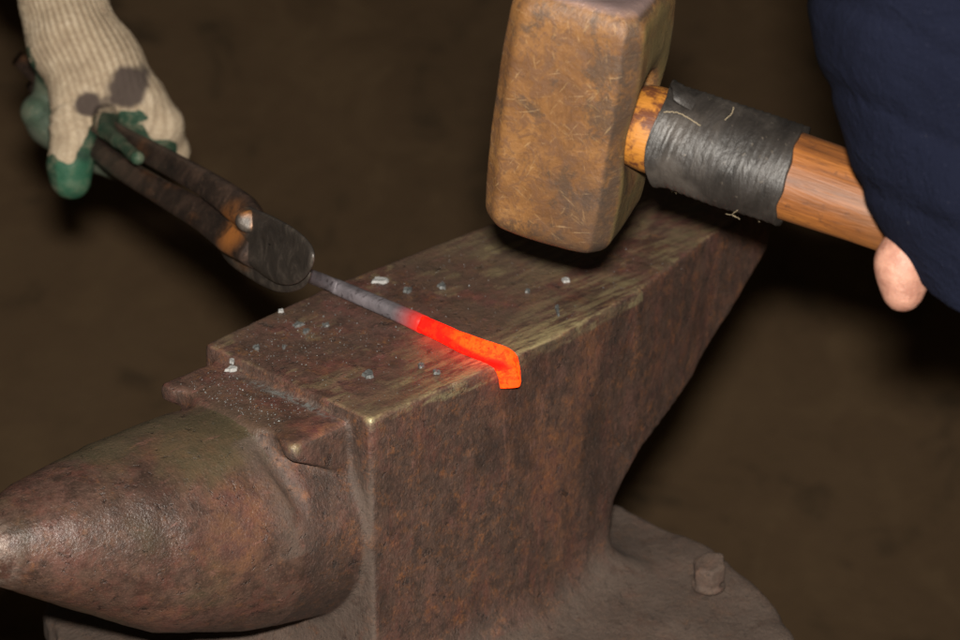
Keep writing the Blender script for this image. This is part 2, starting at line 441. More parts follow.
V, Q = nets(head_f, hc-.075, hc+.075, .0011)
Nn = vnormals(V, Q); P = V-hc; S, A_, B_ = P@eh, P@e2, P@dn
dark = np.clip((S-HW*.62)/.006, 0, 1)*(Nn@eh > .15)*np.clip(1-np.abs(Nn@eh-.6)/.35, 0, 1)*.9
olive = np.clip((Nn@eh-.80)/.15, 0, 1)
bright = np.clip((-B_-HL+.0040)/.0025, 0, 1)*np.clip((Nn@(-dn)-.25)/.3, 0, 1)*.9
dark = np.maximum(dark, np.clip((B_-HL+.010)/.01, 0, 1)*.45*(fbm(V, 60, 2) > .0))
hammer = thing('sledge_hammer', hc, 'rusty sledge hammer head on a tape wrapped wooden handle held over the anvil', 'hammer')
mk('head', V, Q, m_head, hammer, attrs={'dark': dark, 'olive': olive, 'bright': bright}, normals=Nn)
# wooden handle
g = M('handle_wood', .48)
g.co = frame_coords(g, e1, e2, hd_)
w1 = g.noise(70, 5, .7, .8, v=g.vec((.14, 1, 1))); w2 = g.noise(330, 4, .7, .5, v=g.vec((.10, 1, 1))); w3 = g.noise(25, 4, .6)
col = g.ramp(w1, [(.32, (.075, .026, .008)), (.48, (.19, .064, .014)), (.66, (.33, .120, .024))])
col = g.mix(g.step(w2, .52, .68), col, (.10, .035, .012)); col = g.mix(g.math('MULTIPLY', g.step(w3, .55, .7), .6), col, (.13, .055, .022))
col = g.mix(g.math('MULTIPLY', g.step(g.noise(260, 3, .6), .60, .70), .6), col, (.08, .03, .012))
sx = g.sep()[0]
col = g.mix(g.step(sx, .038, .031), col, g.mix(g.step(g.noise(140, 5, .75), .42, .60), (.36, .14, .018), (.10, .030, .010)))
m_wood = g.out(col, .58, nrm=g.bump(w2, .5, .0006, g.bump(w1, .5, .0015)))
hs = np.array([-.020, .0, .018, .0225, .028, .060, .085, .105, .13, .16, .22, .30, .40])
hr = np.array([.0115, .0125, .0138, .0168, .0178, .0182, .0180, .0176, .0172, .0168, .0158, .016, .017])
bend = lambda s: -.0022*np.clip((s-.03)/.08, 0, 1)
def hand_loc(s): return loc(s, 0, bend(s)+.0003)
ss = np.linspace(-.019, .40, 120)
P_ = [hand_loc(s) for s in ss]
v, f = tube(P_, list(np.interp(ss, hs, hr)), 40, e=.86, up=hd_)
mk('handle', v, f, m_wood, hammer)
# black friction tape
g = M('friction_tape', .34, spec=.6); g.co = frame_coords(g, e1, e2, hd_)
t1 = g.noise(75, 5, .7, .6, v=g.vec((1.6, .5, .5))); t2 = g.noise(420, 4, .7); t3 = g.noise(30, 4, .6)
col = g.ramp(t1, [(.3, (.010, .0085, .0075)), (.6, (.022, .018, .0155)), (.8, (.046, .037, .030))])
col = g.mix(g.math('MULTIPLY', g.step(t3, .50, .68), .5), col, (.085, .072, .062))
col = g.mix(g.math('MULTIPLY', g.step(t2, .64, .74), .6), col, (.16, .13, .10))
m_tape = g.out(col, g.mix(t1, (.40,)*3, (.64,)*3), nrm=g.bump(t2, .4, .0005, g.bump(t1, .55, .0018)))
s0, s1 = .0335, .0835
ns, na = 150, 96
tv = []; tf = []
for i in range(ns+1):
    for k in range(na):
        th = 2*PI*k/na
        fr = i/ns
        off = (-.0030*math.sin(th)+.0012*math.sin(3*th+2))*(1-fr)+(-.0015*math.sin(th)+.0007*math.sin(3*th))*fr+.0003*math.sin(9*th)*fr
        s = s0+(s1-s0)*fr+off
        b0 = hand_loc(s)
        wq = 3.1+.9*vnoise(np.array([[s*1.0, .3, .7]]), 60)[0]*0; wrap = ((s*1000+th/(2*PI)*3.1+1.2*vnoise(np.array([[s*20, math.cos(th)*.5, math.sin(th)*.5]]), 3)[0]) % wq)/wq
        mm = 1+.5*vnoise(np.array([[s*3, th, 0]]), 3)[0]
        r = np.interp(s, hs, hr)+.0021+.00035*wrap*mm+.0006*vnoise(np.array([[s*9, math.cos(th)*.2, math.sin(th)*.2]]), 12)[0]
        if i in (0, ns): r = np.interp(s, hs, hr)-.0005
        if fr < .10: r += .0012*(1-fr/.1) if 0 < i else 0
        c, sn = math.cos(th), math.sin(th)
        tv.append(b0+e2*c*r-hd_*sn*r*.90)
for i in range(ns):
    for k in range(na):
        k2 = (k+1) % na; tf.append((i*na+k, (i+1)*na+k, (i+1)*na+k2, i*na+k2))
tape = mk('tape', np.array(tv), tf, m_tape, hammer)
# loose tape end and fibres
def tape_pt(s, th, lift=0):
    s = s-.009
    r = np.interp(s, hs, hr)+.0030+lift
    return hand_loc(s)+e2*math.cos(th)*r-hd_*math.sin(th)*r*.90
fl = []
for a, (s, th, l) in enumerate([(.040, 1.50, -.001), (.0405, 1.7, .0035), (.0425, 1.85, .0055), (.0445, 2.0, .004), (.047, 2.0, .0022), (.051, 1.95, -.001)]):
    fl += [tape_pt(s, th-.35, min(l, .001)), tape_pt(s, th, l)]
ff = [(2*k, 2*k+1, 2*k+3, 2*k+2) for k in range(5)]
fl2 = [p+e1*.0004-hd_*.0006 for p in fl]
nV = len(fl); ff2 = [tuple(i+nV for i in q[::-1]) for q in ff]
rimf = [(2*k+1, 2*k+1+nV, 2*k+3+nV, 2*k+3) for k in range(5)]
sub('loose_tape_end', np.array(fl+fl2), ff+ff2+rimf, m_tape, tape)
g = M('pale_fibre', .7); m_fib = g.out((.24, .19, .12))
TH0 = PI  # facing the camera: -e2
def fib(pts, r=.00015):
    P = spline([tape_pt(*p) for p in pts], 6); P += rng.normal(0, .00012, P.shape)
    v, f = tube(P, r, 6, up=(.3, .2, .9)); sub('fibre', v, f, m_fib, tape)
fib([(.0790, PI+.55, .0002), (.0775, PI+.75, .0008), (.0800, PI+.95, .0012), (.0765, PI+1.15, .001), (.0735, PI+1.30, .0025)])
fib([(.0425, PI-.95, .0004), (.0470, PI-1.02, .0008), (.0520, PI-.98, .0008), (.0570, PI-.93, .0003)], .0002)
fib([(.0540, PI+1.25, 0), (.0535, PI+1.4, .0018), (.0510, PI+1.5, .003)])
fib([(.0850, PI+1.30, 0), (.0860, PI+1.4, .002), (.0855, PI+1.5, .0035)])
fib([(.0640, PI-1.2, 0), (.0655, PI-1.35, .0018), (.0650, PI-1.45, .0032)])

# ------------------------------------------------------------------ the striker: arm, hand and navy sleeve
def px_frame(d):
    k = d/F
    return lambda i, j, dz=0: at(i, j, d)-FW*dz*k, k       # dz in pixel units toward the camera
g = M('skin', .48, spec=.45)
s1n = g.noise(160, 4, .6); s2n = g.voro(1100)
g.b.inputs['Subsurface Weight'].default_value = .12; g.b.inputs['Subsurface Scale'].default_value = .004
g.b.inputs['Subsurface Radius'].default_value = (1, .3, .15)
m_skin = g.out(g.ramp(s1n, [(.3, (.28, .125, .088)), (.7, (.47, .250, .180))]), nrm=g.bump(s2n, .3, .0004, g.bump(g.noise(420, 4, .7, v=g.vec((1, 1, 2.5))), .5, .0009)))
DS = .885
pf, k5 = px_frame(DS)
fin = []; thumbs = []    # (a, b, ra, rb)
def ring(s, ang, rad): # point around the handle; ang 0 = away(e2), 90 = up, 180 = to the camera, 270 = below
    a = math.radians(ang)
    return hand_loc(s)+e2*math.cos(a)*rad-hd_*math.sin(a)*rad
S0 = .1345
for k, (fr, tipang, ext) in enumerate([(.0074, 228, 0), (.0074, 225, 0), (.0070, 228, 0), (.0064, 236, 0)]):
    s = S0+.032+k*.0160; R = .0168+fr*.95
    angs = [60, 15, -30, -75, -105, tipang-360]
    pts = [ring(s+(.006 if q == 0 else 0), a, R+(.006 if q == 0 else 0)) for q, a in enumerate(angs)]
    rr_ = [fr*1.18, fr*1.1, fr*1.04, fr, fr*.97, fr*.86]
    for q in range(5): fin.append((pts[q], pts[q+1], rr_[q], rr_[q+1]))
# palm over the top of the handle, thumb across the camera side, wrist and forearm
pal = [(ring(S0+.004, 75, .028), ring(S0+.052, 78, .028), .0125, .0120),
       (ring(S0+.010, 105, .030), ring(S0+.048, 110, .031), .0135, .0130),
       (ring(S0+.022, 135, .034), ring(S0+.040, 138, .036), .0165, .0170)]
th_ = [pf(965, 190, 0), pf(932, 228, -8), pf(906, 264, -14), pf(906, 293, -18)]
pal += [(th_[0], th_[1], .0115, .0088), (th_[1], th_[2], .0088, .0080), (th_[2], th_[3], .0080, .0062)]
wr = pf(985, 120, 40); elb = pf(1010, -260, 70)
pal += [(ring(S0+.032, 125, .034), wr, .020, .0215), (wr, pf(1000, -40, 60), .0220, .030), (pf(1000, -40, 60), elb, .030, .042)]
def hand_f(X, Y, Z):
    d = None
    for a, b, ra, rb in pal:
        c = sphere_cone(X, Y, Z, a, b, ra, rb); d = c if d is None else smin(d, c, .010)
    f_ = None
    for i in range(0, len(fin), 5):
        c = None
        for a, b, ra, rb in fin[i:i+5]:
            e = sphere_cone(X, Y, Z, a, b, ra, rb); c = e if c is None else smin(c, e, .002)
        f_ = c if f_ is None else smin(f_, c, .0008)
    P = np.stack([X, Y, Z], -1)
    return smin(d, f_, .005)+.0005*vnoise(P, 110)
allp = np.array([p for a in pal+fin for p in a[:2]])
V, Q = nets(hand_f, allp.min(0)-.05, allp.max(0)+.05, .0019, chunk=16)
striker = mk('person', V, Q, m_skin, base=tuple(allp[0]))
tag(striker, 'person in a navy sleeve gripping the hammer handle, one bare thumb showing', 'person')
g = M('navy_cloth', 1, spec=.06)
g.b.inputs['Sheen Weight'].default_value = 0
c1 = g.noise(9, 4, .6); c2 = g.noise(900, 2, .6); c3 = g.noise(1500, 1, v=g.vec((1, 1, .25)))
col = g.ramp(c1, [(.3, (.0046, .0056, .0125)), (.7, (.0078, .0094, .0195))]); col = g.mix(g.math('MULTIPLY', g.step(c2, .6, .75), .35), col, (.018, .019, .034))
col = g.mix(g.math('MULTIPLY', g.step(g.noise(420, 2, .5), .72, .78), .3), col, (.05, .05, .055))
m_navy = g.out(col, nrm=g.bump(c3, .6, .0006, g.bump(g.noise(500, 3, .7), .6, .0008, g.bump(g.noise(30, 4, .6, .9), .6, .006))))
# sleeve designed in the camera-facing frame (pixels at depth DS): hangs over the fist, cuff opens down and away
def sleeve_f(X, Y, Z):
    P = np.stack([X, Y, Z], -1)-at(0, 0, DS)
    u = P@RT/k5; v = -(P@UP)/k5; w = -(P@FW)/k5
    # centre line and radius by v
    cx = np.interp(v, [-330, -60, 60, 160, 220, 300], [1012, 1002, 994, 990, 992, 1000])
    r = np.interp(v, [-330, -60, 0, 60, 140, 185, 235, 270, 300, 330], [224, 209, 198, 181, 148, 132, 110, 96, 78, 52])
    cw = np.interp(v, [-330, 100, 300], [50, 25, -5])
    fold = 10*np.abs(vnoise(np.stack([X*1.0, Y, Z*.45], -1), 14))-5-4.5*np.exp(-(((v-.55*(u-820)-45+22*vnoise(P, 9))%74-37)/7)**2)*np.clip((330-v)/100, 0, 1)+9*np.sin(v/21-u/45+2.5*vnoise(P, 11))*np.exp(-((v-200)/110)**2)*np.clip((u-880)/60, .15, 1)+5*vnoise(P, 18)+9*vnoise(P, 8)
    q = np.sqrt((u-cx)**2+((w-cw)*1.12)**2)
    d = (q-r-fold)*.88
    bot = (v-334-((u-985)*.0)+ .0008*(u-985)**2*0)
    d = smax(d, bot, 22)
    d = smax(d, -328-v, 6)
    shell = np.abs(d+7)-7.5
    # cuff opening: cut the lower rear
    cut = (v-262)*.72-(w+30)*.70
    sh = smax(shell, cut, 8)
    return sh*k5
cs = pf(960, 0, 20)
V, Q = nets(sleeve_f, cs-.165, cs+.165, .0022, chunk=12)
slv = mk('sleeve', V, Q, m_navy, striker)

# ------------------------------------------------------------------ tongs and glowing bar
g = M('tong_iron', .5, .25)
i1 = g.noise(60, 5, .7, .5); i2 = g.noise(330, 4, .7)
col = g.ramp(i1, [(.3, (.014, .010, .009)), (.5, (.040, .025, .019)), (.72, (.105, .062, .044))])
col = g.mix(g.math('MULTIPLY', g.step(i2, .58, .7), .5), col, (.19, .11, .07))
col = g.mix(g.math('MULTIPLY', g.attr('rust'), g.step(i1, .3, .55)), col, (.40, .145, .035))
m_tong = g.out(col, g.mix(i2, (.35,)*3, (.65,)*3), nrm=g.bump(i2, .4, .0005, g.bump(i1, .25, .0015)))
g = M('jaw_iron', .45, .3)
i1 = g.noise(70, 5, .7, .8); i2 = g.noise(380, 4, .7)
col = g.ramp(i1, [(.3, (.030, .025, .022)), (.52, (.060, .049, .041)), (.70, (.135, .108, .088))])
col = g.mix(g.math('MULTIPLY', g.attr('rust'), g.step(i1, .3, .5)), col, (.38, .15, .04))
m_jaw = g.out(col, g.mix(i2, (.33,)*3, (.6,)*3), nrm=g.bump(i2, .4, .0005, g.bump(i1, .25, .0015)))
jaw_tip = at(309, 272, 1.060)
tdir = at(75, 128, 1.350)-at(243, 222, 1.125)
def tp(i, j, d): return at(i, j, d)
# depth varies linearly in x from the jaw (1.06 at x=309) to the fist (1.35 at x=75)
def td(i): return 1.060+(309-i)*.00124+.008*min(max((150-i)/50, 0), 1)
tongs = thing('blacksmith_tongs', at(243, 222, td(243)), 'dark iron tongs with rust round the rivet, held by the gloved hand', 'tongs')
def part_f(segs, k=.003, square=False):
    def f(X, Y, Z):
        d = None
        for a, b, ra, rb in segs:
            c = sphere_cone(X, Y, Z, a, b, ra, rb); d = c if d is None else smin(d, c, k)
        return d
    return f
TN = np.cross(tp(75, 128, td(75))-tp(309, 272, td(309)), RT*.85-UP*-.5); TN = -FW
def bars(path, radii, flat=1.0, sq=5.0, n=24, steps=8):
    P = spline(path, steps); R = np.interp(np.linspace(0, 1, len(P)), np.linspace(0, 1, len(radii)), radii)
    return tube(P, list(R), n, e=flat, sq=sq, up=tuple(-FW), wob=.008)
def rustat(V, c, r): return np.clip(1.6-np.linalg.norm(V-c, axis=1)/r, 0, 1)
rc = at(240, 232, td(243))
up_path = [tp(20, 60, td(20)), tp(64, 98, td(64)), tp(112, 132, td(112)), tp(160, 158, td(160)), tp(208, 185, td(208)), tp(240, 208, td(240)), tp(254, 224, td(254))]
v, f = bars(up_path, [.0044, .0050, .0056, .0058, .0062, .0072, .0060], .75)
mk('rein', v, f, m_tong, tongs, attrs={'rust': np.maximum(rustat(v, rc, .010), np.clip(fbm(v, 90, 3)*1.2-.5, 0, .18))})
lo_path = [tp(34, 84, td(34)), tp(74, 126, td(74)), tp(112, 161, td(112)), tp(160, 191, td(160)), tp(204, 216, td(204)), tp(236, 238, td(236)), tp(256, 252, td(256))]
v, f = bars(lo_path, [.0044, .0049, .0054, .0060, .0070, .0084, .0070], .75)
mk('rein', v, f, m_tong, tongs, attrs={'rust': np.maximum(rustat(v, rc, .010), np.clip(fbm(v, 90, 3)*1.2-.5, 0, .18))})
# jaws: two broad forged plates, one over the other, closing on the bar
def plate(outline, thick, depth_off, nm, rustc):
    """outline in pixels, lofted as a rounded plate between two faces"""
    O = [(i, j) for i, j in outline]; cx = sum(o[0] for o in O)/len(O); cy = sum(o[1] for o in O)/len(O)
    O = spline(np.array([(a, b, 0) for a, b in O+O[:1]]), 5)[:-1, :2]; n = len(O); V = []; Fc = []
    rings = [(k/16, .5+.06*math.cos(k*.7)*0) for k in range(13)]+[(.86, .46), (.97, .28), (1.0, 0), (.97, -.28), (.86, -.46)]+[(k/8, -.5) for k in range(6, -1, -1)]
    for rr2, zz in rings:
        for a, b in O:
            i = cx+(a-cx)*max(rr2, .02); j = cy+(b-cy)*max(rr2, .02)
            p = at(i, j, td(i)+depth_off)-FW*thick*zz
            V.append(p)
    for r_ in range(len(rings)-1):
        for k in range(n): Fc.append((r_*n+k, (r_+1)*n+k, (r_+1)*n+(k+1) % n, r_*n+(k+1) % n))
    V = np.array(V); V += (.0006*fbm(V, 120, 2))[:, None]*(-FW)
    return mk(nm, V, Fc, m_jaw, tongs, attrs={'rust': np.clip(rustat(V, rustc, .012)*(.75+.8*fbm(V, 130, 2)), 0, 1)})
plate([(222, 208), (246, 206), (268, 214), (291, 226), (308, 240), (315, 254), (311, 270), (298, 283), (278, 284), (256, 270), (234, 252), (222, 232)], .010, -.005, 'jaw', rc)
plate([(212, 226), (240, 242), (276, 256), (306, 264), (311, 276), (301, 289), (278, 292), (252, 280), (224, 258)], .010, .007, 'jaw', rc)
def rivet_f(X, Y, Z):
    c = at(249, 221, td(249)-.0125); P = np.stack([X, Y, Z], -1)-c
    u, v, w = P@RT, P@UP, P@FW
    r = np.sqrt(u*u+(v*1.25)**2)
    head = smax(r-.0062, np.abs(w+.0006*0)-.0028, .003)
    sh = smax(r-.0038, np.abs(w-.012)-.014, .001)
    return smin(head, sh, .001)+.0004*vnoise(P, 200)
c = at(249, 221, td(249))
v, q = nets(rivet_f, c-.034, c+.034, .0011)
mk('rivet', v, q, m_jaw, tongs, attrs={'rust': np.clip((fbm(v, 90, 2)+.1)*1.5, 0, .7)})

bar = thing('iron_bar', on(430, 327, 0), 'thin iron bar with a red hot bent end lying across the anvil face', 'iron bar')
g = M('cooling_iron', .42, .35)
b1 = g.noise(80, 4, .7); b2 = g.noise(500, 3, .7)
col = g.ramp(b1, [(.3, (.10, .092, .10)), (.7, (.25, .22, .24))])
col = g.mix(g.step(g.noise(420, 4, .7, v=g.vec((.3, 1, 1), rot=(0, 0, .8))), .55, .7), col, (.05, .04, .045))
ht = g.attr('hot_shade')
m_shank = g.out(g.mix(ht, col, (.03, .012, .010)), .58, nrm=g.bump(b2, .4, .0004), emi=(1, .02, .01), es=g.math('MULTIPLY', ht, 1.0))
g = M('glowing_iron', .6)
b1 = g.noise(260, 4, .7, .4); b2 = g.noise(90, 3, .6); ht = g.step(g.math('ADD', g.attr('hot_shade'), g.math('MULTIPLY', g.math('SUBTRACT', b2, .5), .5)), .22, .60)
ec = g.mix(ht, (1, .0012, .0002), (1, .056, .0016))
ec = g.mix(g.math('MULTIPLY', g.step(b1, .48, .58), .75), ec, (.95, .010, .0004))
b3 = g.noise(620, 3, .7)
ec = g.mix(g.math('MULTIPLY', g.step(b3, .58, .66), .85), ec, (.12, .002, .0))
ec = g.mix(g.math('MULTIPLY', g.math('MULTIPLY', g.step(b3, .42, .34), .6), g.attr('hot_shade')), ec, (1, .085, .006))
g.b.inputs['Specular IOR Level'].default_value = .15
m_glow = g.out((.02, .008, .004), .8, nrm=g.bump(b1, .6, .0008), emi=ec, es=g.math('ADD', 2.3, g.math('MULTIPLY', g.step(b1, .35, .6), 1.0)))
hb = .0048
shank_pts = [at(297, 271, 1.075), on(330, 284, hb+.001), on(365, 299, hb), on(400, 314, hb), on(424, 325, hb)]
P_ = spline(shank_pts, 8); R = np.interp(np.linspace(0, 1, len(P_)), [0, .2, 1], [.0026, .0030, .0034])
v, f = tube(P_, list(R), 20, e=1, sq=3.5, up=(0, 0, 1), wob=.02)
tt = np.repeat(np.linspace(0, 1, len(P_)), 20)
mk('shank', v, f, m_shank, bar, attrs={'hot_shade': np.clip((tt-.72)/.28, 0, 1)**1.5})
bend_ = on(489, 354, hb)
tipd = bend_+np.array([.0030, -.0060, -.0030])
hot = [on(424, 325, hb), on(440, 332, hb), on(458, 340.5, hb), on(476, 348, hb+.0002), bend_+np.array([.0008, -.0012, 0]), bend_+np.array([.0032, -.0055, -.0022]), bend_+np.array([.0042, -.0072, -.0070]), bend_+np.array([.0046, -.0078, -.0125])]
P_ = spline(hot, 8); R = np.interp(np.linspace(0, 1, len(P_)), [0, .25, .36, .6, 1], [.0035, .0037, .0042, .0043, .0042])
v, f = tube(P_, list(R), 24, e=1, sq=6, up=(0.5, .5, .75), wob=.02)
tt = np.repeat(np.linspace(0, 1, len(P_)), 24)
mk('glowing_tip', v, f, m_glow, bar, attrs={'hot_shade': np.clip((tt-.08)/.45, 0, 1)-1.0*np.clip(((v-np.repeat(P_, 24, 0))@np.array([-.45, -.50, -.74]))/.0040, 0, 1)*(tt < .8)})  # near lower side made redder: facet shading put into the glow colour

# ------------------------------------------------------------------ the tong holder: arm, hand and rubber-dipped knit glove
DG = 1.350
pg, kg = px_frame(DG)
wrist_a, wrist_b = (48, -190, -40), (74, 40, 12)
G = {
 'arm': [((48, -190, -40), (62, 0, 0), 50, 41), ((62, 0, 0), (76, 42, 8), 41, 43)],
 'palm': [((76, 42, 8), (106, 76, 14), 43, 41), ((106, 76, 14), (140, 102, 12), 39, 27), ((95, 60, 10), (84, 96, 20), 40, 28), ((60, 60, -25), (45, 96, -45), 26, 20)],
 'thumb': [((84, 92, 24), (80, 128, 36), 27, 22.5), ((80, 128, 36), (76, 168, 40), 22.5, 21), ((76, 168, 40), (76, 180, 38), 21, 20)],
 'index': [((140, 102, 12), (160, 126, 2), 27, 23), ((160, 126, 2), (169, 148, -24), 23, 17), ((169, 148, -24), (150, 160, -50), 17, 15)],
 'fingers': [((150, 130, -55), (112, 158, -52), 19, 18), ((112, 158, -52), (70, 146, -48), 18, 18), ((70, 146, -48), (42, 122, -42), 19, 20), ((42, 122, -42), (33, 110, -30), 21, 17), ((120, 100, -40), (60, 110, -60), 26, 26)],
 'between': [((108, 116, 30), (122, 138, 104), 14, 8), ((122, 138, 104), (165, 171, 208), 8, 6)],
}
ax0 = np.array([62, 0, 0.]); ax1 = np.array([92, 70, 10.])
def glove_u(u, v, w, rib=True, shrink=0):
    def cap(a, b, ra, rb): return sphere_cone(u, v, w, a, b, ra-shrink, rb-shrink)
    d = None
    for nm in ('arm', 'palm'):
        for s in G[nm]:
            c = cap(*s); d = c if d is None else smin(d, c, 16)
    th = None
    for s in G['thumb']: c = cap(*s); th = c if th is None else smin(th, c, 4)
    d = smin(d, th, 9)
    ix = None
    for s in G['index']: c = cap(*s); ix = c if ix is None else smin(ix, c, 6)
    d = smin(d, ix, 12)
    fg = None
    for s in G['fingers']: c = cap(*s); fg = c if fg is None else smin(fg, c, 6)
    d = smin(d, fg, 7)
    bt = None
    for s in G['between']: c = cap(*s); bt = c if bt is None else smin(bt, c, 3)
    d = smin(d, bt, 4)
    return d
def uvw(P):
    Q_ = P-at(0, 0, DG)
    return Q_@RT/kg, -(Q_@UP)/kg, -(Q_@FW)/kg
def ribang(u, v, w):
    # rib coordinate: lines run down the forearm and fan over the hand
    a = np.array([30., 75., 10.]); a /= np.linalg.norm(a)
    wgt = np.clip((v-5)/70, 0, 1)
    cu = 62+np.interp(v, [-200, 0, 40, 80, 140], [-14, 0, 14, 32, 50]); cw = np.interp(v, [-200, 0, 80], [-40, 0, 10])
    return np.arctan2(u-cu, w-cw+6)
def glove_f(X, Y, Z):
    u, v, w = uvw(np.stack([X, Y, Z], -1))
    d = glove_u(u, v, w)
    ang = ribang(u, v, w)
    amp = np.interp(v, [-60, 30, 75, 120], [1.15, 1.0, .45, .0])
    d = d+amp*np.cos(ang*46)
    P = np.stack([X, Y, Z], -1)
    # creases at the thumb joint and web
    d = d+1.4*np.exp(-((v-131-.25*(u-80))/2.6)**2)*(u < 110)*(w > 0)+1.0*np.exp(-((v-122+.2*(u-80))/2.2)**2)*(u < 115)*(w > 0)
    d = d+1.6*np.exp(-((v-104+.5*(u-80)-3*vnoise(P, 60))/2.4)**2)*(u < 125)*(w > 0)+1.2*np.exp(-((v-146-.3*(u-80))/2.2)**2)*(u < 100)*(w > 0)
    d = d+2.6*vnoise(P, 34)+1.4*vnoise(P, 80)
    d = smax(d, -150-v, 4)
    return d*kg*.9
cg = pg(95, 40, -5)
V, Q = nets(glove_f, pg(95, 40, -5)-np.array([.105, .132, .105]), pg(95, 40, -5)+.105, .00105, chunk=16)
Nn = vnormals(V, Q); u, v_, w = uvw(V)
nn = fbm(V, 110, 3)
# dipped coating: palm side, thumb tip, everything curled round the back
lim_l = np.interp(v_, [55, 75, 95, 118, 135, 152, 165], [34, 41, 52, 57, 55, 60, 54])
lim_r = np.interp(v_, [112, 125, 140, 155, 168], [118, 101, 94, 88, 78])
coat = np.zeros(len(V))
thumb_side = (v_ > 50) & (u < lim_l+nn*5)
thumb_tip = (v_ > 163+nn*5+(u-75)*.12) & (u < 100)
thumb_right = (v_ > 108) & (u < 108) & (u > lim_r+nn*4)
back = (w < -22+nn*4) & (v_ > 55)
web = (v_ > 96+(u-105)*.42+nn*3) & (u > 98) & (u < 150) & (w < 40) & ((Nn@UP) < -.10+.0*u)
under = ((Nn@UP) < -.62) & (v_ > 70) & (u > 95)
betw = (w > 34) & (v_ > 118) & (u > 112)
idx_front = (u > 140) & (w > -22) & (w < 36)
coat[(thumb_side | thumb_tip | thumb_right | back | web | under | betw) & ~(idx_front & ~under & ~betw)] = 1
for _ in range(2):
    acc = np.zeros(len(V)); cn = np.zeros(len(V))
    for a in range(4):
        np.add.at(acc, Q[:, a], coat[Q[:, (a+1) % 4]]); np.add.at(cn, Q[:, a], 1)
    coat = .5*coat+.5*acc/cn
def blot(cu, cv, a, b, rot):
    c, s = math.cos(rot), math.sin(rot)
    p = ((u-cu)*c+(v_-cv)*s)/a; q = (-(u-cu)*s+(v_-cv)*c)/b
    return np.clip(1.25-np.sqrt(p*p+q*q)+nn*.26, 0, .3)/.3*(w > 0)
stain = np.maximum(np.maximum(blot(134, 90, 17, 20, .5), blot(96, 108, 11, 11, 0)), blot(114, 106, 12, 5, -.5)*.8)
teal = np.clip((v_-160)/8, 0, 1)*(u < 100)*(u > 66)*(w > 20)
g = M('knit_cotton', .92, spec=.2)
g.co = frame_coords(g, RT, UP, FW)
k1 = g.noise(900, 3, .7); k2 = g.noise(95, 5, .7); k3 = g.voro(1100, v=g.vec((1, .55, 1)))
knit = g.ramp(k2, [(.3, (.30, .230, .160)), (.52, (.45, .36, .255)), (.72, (.58, .48, .36))])
knit = g.mix(g.math('MULTIPLY', g.step(k3, .35, .75), .5), knit, (.30, .22, .14))
knit = g.mix(g.math('MULTIPLY', g.attr('groove'), .80), knit, (.17, .12, .075))
knit = g.mix(g.math('MULTIPLY', g.attr('stain'), .96), knit, (.060, .044, .038))
rub = g.ramp(k2, [(.3, (.018, .038, .026)), (.5, (.032, .068, .042)), (.62, (.11, .12, .080))])
rub = g.mix(g.attr('dirt'), rub, (.085, .095, .070))
rub = g.mix(g.attr('teal'), rub, (.014, .150, .080))
ct = g.step(g.attr('coat'), .45, .55)
col = g.mix(ct, knit, rub)
m_glove = g.out(col, g.mix(ct, (.92,)*3, (.5,)*3), nrm=g.bump(k1, .35, .0006, g.bump(k3, .45, .0007, g.bump(k2, .5, .003))))
groove = np.clip((np.cos(ribang(u, v_, w)*46)+.1), 0, 1)*np.interp(v_, [-60, 60, 100, 140, 160], [1, .9, .5, .35, .2])
holder = None
def inner_f(X, Y, Z):
    u, v, w = uvw(np.stack([X, Y, Z], -1))
    d = smax(glove_u(u, v, w, shrink=2.6)*.9, -620-v, 6)
    return d*kg
G['arm'].insert(0, ((20, -620, -120), (48, -190, -40), 78, 50))
c0 = pg(60, -230, -40)
Vi, Qi = nets(inner_f, c0-.26, c0+.26, .0042, chunk=10)
holder = mk('person', Vi, Qi, m_skin, base=tuple(pg(76, 42, 8)))
tag(holder, 'person holding the tongs in a white knitted glove with green rubber fingertips', 'person')
G['arm'].pop(0)
mk('glove', V, Q, m_glove, holder, attrs={'coat': coat, 'stain': stain, 'teal': teal*.35, 'groove': groove, 'dirt': np.clip((-w-5)/22, 0, 1)*.85+.35*np.clip(nn, 0, 1)})
g = M('grey_cloth', .9, spec=.2); c2 = g.noise(700, 3)
m_grey = g.out(g.mix(c2, (.07, .075, .085), (.13, .135, .15)), nrm=g.bump(c2, .4, .0006))
def cuff_f(X, Y, Z):
    u, v, w = uvw(np.stack([X, Y, Z], -1)); P = np.stack([X, Y, Z], -1)
    d = sphere_cone(u, v, w, (0, -620, -120), (34, -60, -12), 120, 60)+5*vnoise(P, 22)
    d = smax(np.abs(d+4)-5, v+12-(62-u)*.42+3*vnoise(P, 40), 4)
    return smax(d, -610-v, 4)*kg*.9
Vc, Qc = nets(cuff_f, c0-.27, c0+.27, .0042, chunk=10)
mk('sleeve', Vc, Qc, m_grey, holder)

